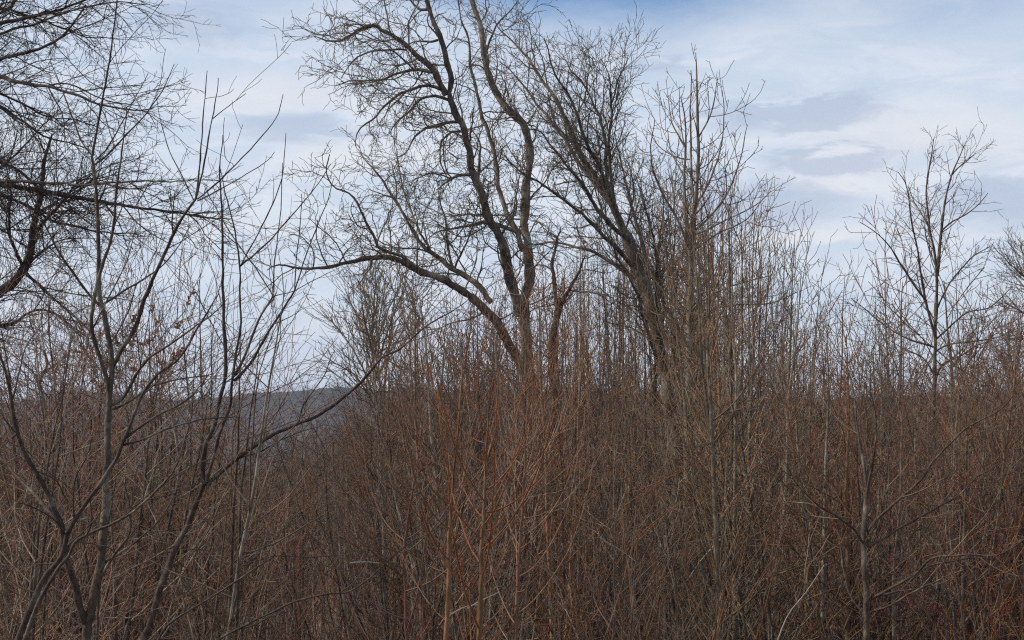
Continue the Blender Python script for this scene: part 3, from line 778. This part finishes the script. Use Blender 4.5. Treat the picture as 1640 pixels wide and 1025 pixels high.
def kind_pole(seed):                     # slim straight young tree, about 12 m
    rng = np.random.default_rng(seed); H = 12.0
    u = np.linspace(0, 1, 18)
    l = trunk_line(rng, H, 0.04, 0.035); r = 0.085 * (1 - u) ** 0.9 + 0.006
    lines, rads = [l], [r]
    if seed % 2:
        k = 7; l2 = l[k:] + np.linspace(0, 1, 18 - k)[:, None] ** 0.8 * np.array([math.cos(seed) * 1.1, math.sin(seed) * 1.1, -0.6]); lines.append(catmull(l2, 18)); rads.append(np.linspace(r[k] * 0.7, 0.005, 18))
    lv = [dict(n=2.7, L=2.5, t0=0.36, ang=(42, 10), K=9, kink=0.08, trop=0.10, r0=(0.45, 0.018), rt=0.0062, shape=0.70, sides=3),
          dict(n=2.5, L=0.85, t0=0.12, ang=(38, 11), K=5, kink=0.10, trop=0.08, r0=(0.7, 0.010), rt=0.0055, shape=0.35),
          dict(n=2.2, L=0.34, t0=0.1, ang=(40, 11), K=3, kink=0.1, trop=0.06, r0=(0.8, 0.0068), rt=0.005, shape=0.2)]
    return grow(rng, lines, rads, lv, 6)


def kind_clump(seed):                    # several whips from one root, about 6 m
    rng = np.random.default_rng(seed); lines = []; rads = []
    for k in range(4 + seed % 3):
        H = rng.uniform(4.0, 6.2)
        l = trunk_line(rng, H, rng.uniform(0.1, 0.34), 0.055)
        l[:, :2] += rng.normal(0, 0.14, 2); lines.append(l)
        rads.append(rng.uniform(0.016, 0.03) * (1 - np.linspace(0, 1, 18)) ** 0.8 + 0.0025)
    lv = [dict(n=3.2, L=1.25, t0=0.15, ang=(34, 10), K=8, kink=0.07, trop=0.09, r0=(0.5, 0.008), rt=0.0032, shape=0.5, sides=3),
          dict(n=2.8, L=0.42, t0=0.12, ang=(36, 12), K=4, kink=0.09, trop=0.07, r0=(0.7, 0.0042), rt=0.0028, shape=0.3)]
    return grow(rng, lines, rads, lv, 5)


def kind_shrub(seed):                    # tangled undergrowth, about 3.5 m
    rng = np.random.default_rng(seed); lines = []; rads = []
    for k in range(9 + seed % 3):
        H = rng.uniform(1.6, 3.6)
        l = trunk_line(rng, H, rng.uniform(0.2, 0.7), 0.11)
        l[:, :2] += rng.normal(0, 0.35, 2); lines.append(l)
        rads.append(rng.uniform(0.008, 0.017) * (1 - np.linspace(0, 1, 18)) ** 0.8 + 0.0025)
    lv = [dict(n=5.0, L=1.0, t0=0.08, ang=(48, 14), K=6, kink=0.16, trop=0.05, r0=(0.6, 0.006), rt=0.0028, shape=0.4, sides=3),
          dict(n=3.2, L=0.40, t0=0.1, ang=(46, 14), K=4, kink=0.16, trop=0.03, r0=(0.7, 0.0050), rt=0.0034, shape=0.3)]
    return grow(rng, lines, rads, lv, 4)


def kind_sapling(seed):                  # open crooked sapling with crossing side branches, about 7 m
    rng = np.random.default_rng(seed); lines = []; rads = []
    for k in range(1 + seed % 2):
        l = trunk_line(rng, 7.0, 0.12, 0.06); lines.append(l); rads.append(0.034 * (1 - np.linspace(0, 1, 18)) ** 0.85 + 0.003)
    lv = [dict(n=1.9, L=3.0, t0=0.18, ang=(48, 14), K=11, kink=0.09, trop=0.05, r0=(0.55, 0.017), rt=0.003, shape=0.6, sides=4),
          dict(n=2.6, L=1.0, t0=0.12, ang=(46, 14), K=8, kink=0.11, trop=0.045, r0=(0.65, 0.006), rt=0.0025, shape=0.35),
          dict(n=3.6, L=0.32, t0=0.1, ang=(46, 14), K=4, kink=0.13, trop=0.03, r0=(0.8, 0.0035), rt=0.0022, shape=0.2)]
    return grow(rng, lines, rads, lv, 6)


def kind_far(seed):                      # broad crowned woodland tree seen from afar, about 13 m
    rng = np.random.default_rng(seed); H = 12.5
    u = np.linspace(0, 1, 18)
    l = trunk_line(rng, H, 0.06, 0.04); r = 0.13 * (1 - u) ** 0.9 + 0.012
    lv = [dict(n=2.2, L=5.0, t0=0.3, ang=(38, 10), K=7, kink=0.09, trop=0.07, r0=(0.5, 0.05), rt=0.012, shape=0.62, sides=3),
          dict(n=1.5, L=1.7, t0=0.2, ang=(36, 12), K=4, kink=0.12, trop=0.07, r0=(0.6, 0.02), rt=0.010, shape=0.3),
          dict(n=1.9, L=0.75, t0=0.15, ang=(36, 12), K=3, kink=0.14, trop=0.05, r0=(0.7, 0.012), rt=0.009, shape=0.2)]
    return grow(rng, [l], [r], lv, 5)


def leaves(P, per, size, rng, lift=0.0):
    """little pointed quads at the shoots' ends"""
    n = len(P) * per
    i = rng.integers(0, len(P), n); t = rng.uniform(0.3, 1, n)
    pos, tan, _ = sample_line(P, np.zeros(P.shape[:2]), i, np.clip(t, 0, .999))
    a = norm(rng.normal(0, 1, (n, 3)) + tan * 0.8); b = norm(np.cross(a, rng.normal(0, 1, (n, 3))))
    c = np.cross(a, b)
    s = size * rng.uniform(0.6, 1.3, n)[:, None]
    p = pos
    V = np.stack([p, p + a * s * 0.5 + b * s * 0.32 + c * s * 0.12, p + a * s, p + a * s * 0.5 - b * s * 0.32 + c * s * 0.12], 1).reshape(-1, 3)
    Q = np.arange(n * 4).reshape(-1, 4)
    return V, Q


def tree_proto(builder, seed, bark, twig, name, leafy=None):
    tr, bu, last = builder(seed)
    m = [tr.mesh('trunk', bark), bu.mesh('crown', twig), None, name]
    if leafy:
        rng = np.random.default_rng(seed + 500)
        V, Q = leaves(last[0], leafy[0], leafy[1], rng); m[2] = mesh_np('leaves', V, Q, leafy[2], smooth=False)
    return m


POLE = [tree_proto(kind_pole, s, b, t, 'pole_tree') for s, b, t in [(101, M_GREY, M_GREYTWIG), (102, M_GREY, M_GREYTWIG), (103, M_GREY, M_RED), (104, M_OAK, M_GREYTWIG), (105, M_WHIP, M_GREYTWIG), (106, M_GREY, M_GREYTWIG), (107, M_ORANGE, M_RED)]]
CLUMP = [tree_proto(kind_clump, s, b, t, 'whip_clump') for s, b, t in [(201, M_WHIP, M_RED), (202, M_RED, M_RED), (203, M_WHIP, M_GREYTWIG), (204, M_DARK, M_UNDER), (205, M_GREY, M_UNDER), (206, M_TAN, M_TAN)]]
SHRUB = [tree_proto(kind_shrub, s, b, t, 'shrub') for s, b, t in [(301, M_UNDER, M_UNDER), (302, M_WHIP, M_UNDER), (303, M_UNDER, M_RED), (304, M_WHIP, M_UNDER)]]
SAPL = [tree_proto(kind_sapling, s, b, t, 'sapling') for s, b, t in [(251, M_WHIP, M_GREYTWIG), (252, M_GREY, M_GREYTWIG), (253, M_DARK, M_RED), (254, M_WHIP, M_RED)]]
FAR = []
for s in (401, 402, 403, 404):
    tr, bu, last = kind_far(s); b = Buf()
    for v, q in zip(tr.V, tr.Q): b.add(v, q - 0)
    off = b.c
    allv = np.concatenate(tr.V + bu.V); 
    q = []
    c = 0
    q = np.concatenate([np.concatenate(tr.Q), np.concatenate(bu.Q) + tr.c])
    FAR.append(mesh_np('woodland_tree', allv, q, M_FAR))


def place(proto, x, y, h_scale, rot, label, cat, group, lean=(0, 0), name=None, wide=1.0):
    e = empty(name or proto[3], (x, y, float(gz(x, y))))
    e.scale = (h_scale * wide, h_scale * wide, h_scale); e.rotation_euler = (lean[0], lean[1], rot)
    tag(e, label, cat, group)
    link('trunk' if proto[3] != 'shrub' else 'stems', proto[0], e)
    c = link('crown', proto[1], e); c['kind'] = 'stuff'
    if proto[2] is not None:
        l = link('leaves', proto[2], e); l['kind'] = 'stuff'
    return e


rng = np.random.default_rng(2024)
# how high the thicket reaches in the picture, by picture column
TOPX = np.array([-100, 60, 180, 300, 420, 520, 600, 660, 720, 800, 880, 960, 1040, 1100, 1180, 1235, 1280, 1400, 1520, 1640, 1760])
TOPY = np.array([600, 610, 640, 640, 690, 640, 560, 480, 450, 460, 450, 350, 290, 265, 290, 370, 490, 520, 540, 540, 540])

# taller poles of the thicket (24-60 m)
n_pole = 0
while n_pole < 290:
    px = rng.uniform(-60, 1700); D = 17 + 43 * rng.random() ** 0.9
    dens = np.interp(px, [0, 400, 560, 650, 800, 950, 1050, 1230, 1270, 1640], [0.18, 0.12, 0.10, 0.66, 0.64, 0.72, 0.80, 0.95, 0.62, 0.50])
    if rng.random() > dens: continue
    if 930 < px < 1130 and D < 47: D = 47 + 14 * rng.random()
    x = (px - 820) / F * D
    topy = np.interp(px, TOPX, TOPY) + abs(rng.normal(0, 90)) + rng.uniform(-25, 40)
    z = D * (HORIZON - topy) / F
    H = z - float(gz(x, D))
    k = int(rng.integers(0, len(POLE)))
    if H < 5: continue
    place(POLE[k], x, D, H / 12.0, rng.uniform(0, 6.28), 'slim straight young tree among the many bare poles of the thicket', 'tree', 'slim young trees of the thicket',
          lean=(rng.normal(0, 0.03), rng.normal(0, 0.04)), wide=min(1.2, 8.0 / H + 0.2))
    n_pole += 1

# clumps of red and brown whips (11-38 m)
for i in range(150):
    D = 12.5 + 30 * rng.random() ** 1.15; px = rng.uniform(-80, 1720)
    x = (px - 820) / F * D
    if D < 16 and px < 500 and rng.random() < 0.75: D += 12; x = (px - 820) / F * D
    topy = max(np.interp(px, TOPX, TOPY) + 130, 645 if rng.random() < 0.85 else 520) + abs(rng.normal(0, 120))
    z = D * (HORIZON - min(topy, 960)) / F
    H = max(z - float(gz(x, D)), 3.0)
    if D < 20: H = min(H, 8.5)
    if px > 1230 and D < 20: D += 9; x = (px - 820) / F * D
    H = min(H, 11)
    k = int(rng.integers(0, len(CLUMP)))
    place(CLUMP[k], x, D, H / 6.0, rng.uniform(0, 6.28), 'clump of slender upright reddish stems in the dense bare thicket', 'shrub', 'clumps of slender stems in the thicket', wide=min(1.0, 7.0 / H))

# open saplings with crossing branches, thickest at the left
for i in range(116):
    left = i < 54
    px = rng.uniform(-70, 430) if left else rng.uniform(430, 1700)
    D = rng.uniform(11, 30); x = (px - 820) / F * D
    topy = rng.uniform(430, 720) if left else rng.uniform(600, 800)
    if 360 < px < 570: topy += 230
    if px > 1230: D = max(D, 19.0); x = (px - 820) / F * D
    H = D * (HORIZON - topy) / F - float(gz(x, D))
    if H < 3: continue
    H = min(H, 11)
    place(SAPL[i % 4], x, D, H / 7.0, rng.uniform(0, 6.28), 'open bare sapling with crossing crooked side branches', 'sapling', 'open saplings with crossing branches')

# tangled low undergrowth (18-60 m)
for i in range(210):
    D = 24 + 42 * rng.random(); px = rng.uniform(-80, 1720)
    x = (px - 820) / F * D
    k = int(rng.integers(0, len(SHRUB)))
    s = rng.uniform(0.9, 1.6)
    place(SHRUB[k], x, D, s, rng.uniform(0, 6.28), 'low tangled brown shrub in the undergrowth between the poles', 'bush', 'tangled shrubs of the undergrowth', wide=rng.uniform(1.0, 1.5))

# pale-crowned broom tree seen through the gap at left of centre, rusty-leaved tree, red-budding tree, trees at the right edge
def spot(px, D): return (px - 820) / F * D, D
def by_top(px, D, topy, H0): x, y = spot(px, D); return x, y, (D * (HORIZON - topy) / F - float(gz(x, y))) / H0


FINE = [dict(n=3.8, L=2.6, t0=0.08, ang=(30, 9), K=9, kink=0.08, trop=0.06, r0=(0.55, 0.028), rt=0.010, shape=0.6, sides=3),
        dict(n=2.6, L=1.1, t0=0.12, ang=(32, 10), K=5, kink=0.10, trop=0.06, r0=(0.7, 0.014), rt=0.009, shape=0.35),
        dict(n=2.2, L=0.5, t0=0.12, ang=(34, 10), K=3, kink=0.12, trop=0.05, r0=(0.8, 0.010), rt=0.0085, shape=0.2)]
hero('broom_tree', 'pale many stemmed broom shaped tree seen under the long crooked arm', 'tree', 62.0, [
    ('607,1025 606,800 605,690 603,640 600,600 598,560 597,520 600,480 603,452', 7, 1.5, 0.0, 1.0),
    ('602,625 590,565 575,515 562,485 552,462', 4, 1.2, 2.0, 1.0),
    ('602,605 612,560 625,520 638,485 650,460', 4, 1.2, -2.0, 1.0),
    ('604,650 582,592 558,548 538,522 522,505', 4, 1.2, 1.5, 1.0),
    ('600,570 608,510 615,470 618,445', 3.5, 1.2, 2.0, 1.0),
    ('599,570 586,525 579,480 577,455', 3.5, 1.2, -2.0, 1.0),
    ('603,610 622,568 642,535 655,512', 3.5, 1.2, 1.0, 1.0),
    ('604,655 572,605 548,588 528,580', 3.5, 1.2, -1.5, 1.0)], FINE, M_GREY, M_TAN, spread=3.0, seed=461, gn=0.1, extra=0.55)
hero('edge_tree', 'tall broad tree with fine grey crown cut by the right edge of the picture', 'tree', 72.0, [
    ('1692,1025 1684,750 1676,600 1668,500 1664,455 1662,420', 12, 2.5, 0.0, 1.0),
    ('1668,505 1652,455 1642,415 1634,392', 5, 1.3, 2.0, 1.3),
    ('1667,485 1645,448 1624,428 1612,418', 5, 1.3, -2.0, 1.3),
    ('1672,540 1645,505 1622,492 1608,484', 5, 1.3, 1.0, 1.2),
    ('1668,500 1680,460 1690,420 1700,390', 5, 1.3, 1.0, 1.2),
    ('1674,570 1650,545 1628,540 1610,545', 4, 1.3, -1.0, 1.2)], FINE, M_OAK, M_OAKTWIG, spread=3.0, seed=491, gn=0.2, extra=0.6)
hero('edge_tree', 'rounded reddish brown tree below the tall one at the right edge', 'tree', 88.0, [
    ('1640,1025 1636,800 1632,700 1629,650 1628,600 1632,560 1636,530', 9, 2.0, 0.0, 1.0),
    ('1629,645 1616,605 1602,575 1594,556', 4, 1.3, 2.0, 1.3),
    ('1629,640 1645,600 1656,565 1660,540', 4, 1.3, -2.0, 1.3),
    ('1631,665 1604,630 1584,608 1574,592', 4, 1.3, 1.0, 1.3),
    ('1629,625 1617,580 1614,545 1616,528', 4, 1.3, 1.0, 1.3),
    ('1631,660 1655,635 1672,610 1680,590', 4, 1.3, 1.0, 1.3)], FINE, M_OAK, M_GREYTWIG, spread=3.0, seed=492, gn=0.2, extra=0.6)
hero('edge_tree', 'low hazy tree left of the rounded one at the right edge', 'tree', 95.0, [
    ('1574,1025 1572,800 1570,700 1568,650 1566,610 1568,585', 7, 2.0, 0.0, 1.0),
    ('1570,660 1556,630 1545,606', 3.5, 1.3, 1.5, 1.3),
    ('1570,655 1582,622 1592,600', 3.5, 1.3, -1.5, 1.3)], FINE, M_OAK, M_OAKTWIG, spread=3.0, seed=493, gn=0.2, extra=0.6)
RUST = tree_proto(kind_far, 471, M_WHIP, M_FAR, 'rusty_tree', leafy=(24, 0.105, M_LEAF))
REDM = tree_proto(kind_far, 472, M_GREY, M_FAR, 'red_maple', leafy=(34, 0.055, M_BUD))
for j, (bx, ty, D_, lab) in enumerate([(50, 735, 46, 'reddish budding tree far left in front of the blue ridge'), (150, 740, 52, 'second reddish budding tree from the left before the ridge'), (268, 735, 48, 'reddish budding tree before the ridge, right of the tall forked sapling')]):
    x, y, s = by_top(bx, D_, ty, 12.5)
    place(REDM, x, y, s, j * 2.1, lab, 'tree', None, name='budding_tree', wide=0.9)
x, y, s = by_top(245, 52, 600, 12.5)
place(RUST, x, y, s, 1.0, 'tree with rusty dead leaves left on its twigs, behind the left saplings', 'tree', None, name='rusty_leaved_tree', wide=1.0)
BUDS = tree_proto(kind_clump, 481, M_WHIP, M_RED, 'budding_shrub', leafy=(90, 0.013, M_BUD))
for j, (bx, D_, ty, lab) in enumerate([(1600, 14, 760, 'red budding shrub at the right edge of the thicket'), (1560, 17, 800, 'fainter red budding shrub just left of the brightest red one')]):
    x, y, s = by_top(bx, D_, ty, 6.0)
    place(BUDS, x, y, s, j * 2.0, lab, 'shrub', None, name='budding_shrub')
for k, (bx, D_, ty, lab) in enumerate([(1325, 55, 438, 'thin tree with sparse crown midway between the spire and vase trees'),
                                        (1290, 60, 470, 'faint slim tree left of the sparse thin tree right of the spire'),
                                        (1418, 50, 395, 'thin forked tree close left of the vase shaped tree'),
                                        (1547, 62, 420, 'straight thin pale trunk just right of the vase shaped tree'),
                                        (345, 60, 430, 'small fine twigged tree on the skyline behind the left whips'),
                                        (1235, 33, 372, 'tall slender tree at the right end of the dense thicket')]):
    x, y, s = by_top(bx, D_, ty, 12.0)
    place(POLE[k % 5], x, y, s, k * 1.3, lab, 'tree', None, name='thin_tree', wide=0.8)
# old dark trunks left
hero('crooked_snag', 'dark crooked tree with bent top against the far ridge at left', 'tree', 34.0, [
    ('86,1030 88,900 84,800 80,720 76,670 66,625 64,612 72,595 76,580 70,560', 11, 3, 0.0, 0.4),
    ('82,700 100,690 118,700 124,670 128,650', 4, 1.5, 0.6, 1.0),
    ('76,670 90,650 100,632 112,628', 4, 1.5, -0.6, 1.0),
], CROOKED, M_OAK, M_OAKTWIG, seed=121, gn=0.3)

# fallen and dead pale stems caught in the thicket
dead = [('748,975 770,962 800,948', 9.2, 'pale dry stalk crossing the bright orange sapling, upper of two'),
        ('720,985 745,972 770,968', 9.1, 'pale dry stalk between the orange saplings, lower of two'),
        ('1240,1040 1262,985 1290,950 1320,905', 16.0, 'pale dead stem leaning right near the grey spreading tree'),
        ('872,905 895,928 910,945', 14.0, 'short pale broken twig right of the orange saplings'),
        ('960,862 975,872 985,878', 15.0, 'small pale broken twig low in the middle of the thicket'),
        ('560,902 585,900 608,902', 12.0, 'short pale curved twig left of the orange saplings'),
        ('1155,862 1125,895 1100,930', 18.0, 'pale dead stem leaning left below the spire tree')]
for j, (pts, D_, lab) in enumerate(dead):
    rr = np.random.default_rng(900 + j)
    P, R, _, _ = limb_points(pts, 2.6, 1.2, D_, D_ + 0.4, 0.05, rr, 10)
    b = P[0].copy()
    o = link('dead_stem', Buf().tub((P - b)[None], R[None], 5).mesh('dead_stem', M_PALE), None, tuple(b)); tag(o, lab, 'dead twig')

# ------------------------------------------------------------------ woodland beyond: 290 single trees, then the mass
rng = np.random.default_rng(77)
pts = []
while len(pts) < 3400:
    D = 60 + 420 * rng.random() ** 1.5; px = rng.uniform(-250, 1890)
    pts.append(((px - 820) / F * D, D))
pts = sorted(pts, key=lambda p: p[1])
near, rest = [], []
grid = {}
for p in pts:                                      # thin out where crowns would sit on top of each other
    key = (int(p[0] // 3.2), int(p[1] // 3.2))
    if key in grid: continue
    grid[key] = 1
    (near if len(near) < 290 else rest).append(p)


def far_scale(x, y):
    return rng.uniform(0.6, 1.15) * (1.35 if rng.random() < 0.14 else 1.0)


src = []
for i, (x, y) in enumerate(near):
    me = FAR[i % 4]
    o = link('woodland_tree', me, None, (x, y, float(gz(x, y)) - 0.3)); s = far_scale(x, y)
    px = 820 + F * x / y
    o.scale = (s, s, s * rng.uniform(0.85, 1.05)); o.rotation_euler = (0, 0, rng.uniform(0, 6.28))
    tag(o, 'bare woodland tree in the brown wood behind the thicket', 'tree', 'woodland trees behind the thicket')
    if i < 4: src.append(o)


def wood_mass(name, label, P, S, rngw):
    P = np.asarray(P, float); Z = gz(P[:, 0], P[:, 1]) - 0.3
    me = bpy.data.meshes.new(name)
    me.vertices.add(len(P)); me.vertices.foreach_set('co', np.column_stack([P, Z]).astype(np.float32).ravel())
    a = me.attributes.new('size', 'FLOAT', 'POINT'); a.data.foreach_set('value', np.asarray(S, np.float32))
    b = me.attributes.new('turn', 'FLOAT', 'POINT'); b.data.foreach_set('value', rngw.uniform(0, 6.28, len(P)).astype(np.float32))
    me.update()
    o = link(name, me); tag(o, label, 'woodland', None, 'stuff')
    ng = bpy.data.node_groups.new(name, 'GeometryNodeTree')
    ng.interface.new_socket('Geometry', in_out='INPUT', socket_type='NodeSocketGeometry')
    ng.interface.new_socket('Geometry', in_out='OUTPUT', socket_type='NodeSocketGeometry')
    N = ng.nodes; L = ng.links
    gi = N.new('NodeGroupInput'); go = N.new('NodeGroupOutput')
    ip = N.new('GeometryNodeInstanceOnPoints'); L.new(gi.outputs[0], ip.inputs['Points'])
    gj = N.new('GeometryNodeJoinGeometry')
    for q in src:
        oi = N.new('GeometryNodeObjectInfo'); oi.inputs['Object'].default_value = q; oi.transform_space = 'ORIGINAL'; oi.inputs['As Instance'].default_value = True
        L.new(oi.outputs['Geometry'], gj.inputs[0])
    L.new(gj.outputs[0], ip.inputs['Instance']); ip.inputs['Pick Instance'].default_value = True
    na = N.new('GeometryNodeInputNamedAttribute'); na.data_type = 'FLOAT'; na.inputs['Name'].default_value = 'size'
    nb = N.new('GeometryNodeInputNamedAttribute'); nb.data_type = 'FLOAT'; nb.inputs['Name'].default_value = 'turn'
    cb = N.new('ShaderNodeCombineXYZ'); L.new(nb.outputs['Attribute'], cb.inputs['Z'])
    L.new(cb.outputs[0], ip.inputs['Rotation']); L.new(na.outputs['Attribute'], ip.inputs['Scale'])
    L.new(ip.outputs[0], go.inputs[0])
    md = o.modifiers.new('scatter', 'NODES'); md.node_group = ng
    return o


wood_mass('woodland', 'brown mass of bare woodland stretching behind the thicket', rest, rng.uniform(0.6, 1.25, len(rest)), rng)
# the wooded slope of the ridge
rp = []
rw = np.random.default_rng(5)
Dr = 1060 + (RIDGE_D + 25 - 1060) * rw.random(9000) ** 0.8; pxr = rw.uniform(-160, 1800, 9000)
rp = np.column_stack([(pxr - 820) / F * Dr, Dr])
wood_mass('ridge_woodland', 'bare wood covering the far blue ridge', rp, rw.uniform(0.45, 0.8, 9000), rw)

# ------------------------------------------------------------------ haze: one closed box of even air
def haze():
    me = bpy.data.meshes.new('haze')
    x0, x1, y0, y1, z0, z1 = -2450, 2450, -60, 2650, -125, 90
    v = [(x, y, z) for z in (z0, z1) for y in (y0, y1) for x in (x0, x1)]
    f = [(0, 2, 3, 1), (4, 5, 7, 6), (0, 1, 5, 4), (2, 6, 7, 3), (0, 4, 6, 2), (1, 3, 7, 5)]
    me.from_pydata(v, [], f); me.update()
    m = bpy.data.materials.new('haze_air'); m.use_nodes = True; t = m.node_tree; t.nodes.clear()
    pv = t.nodes.new('ShaderNodeVolumePrincipled'); pv.inputs['Color'].default_value = (0.62, 0.74, 0.96, 1)
    pv.inputs['Density'].default_value = 0.000165; pv.inputs['Anisotropy'].default_value = 0.2
    o = t.nodes.new('ShaderNodeOutputMaterial'); t.links.new(pv.outputs[0], o.inputs['Volume'])
    me.materials.append(m)
    ob = link('haze', me); ob['kind'] = 'stuff'
    m.cycles.homogeneous_volume = True if hasattr(m.cycles, 'homogeneous_volume') else None


haze()
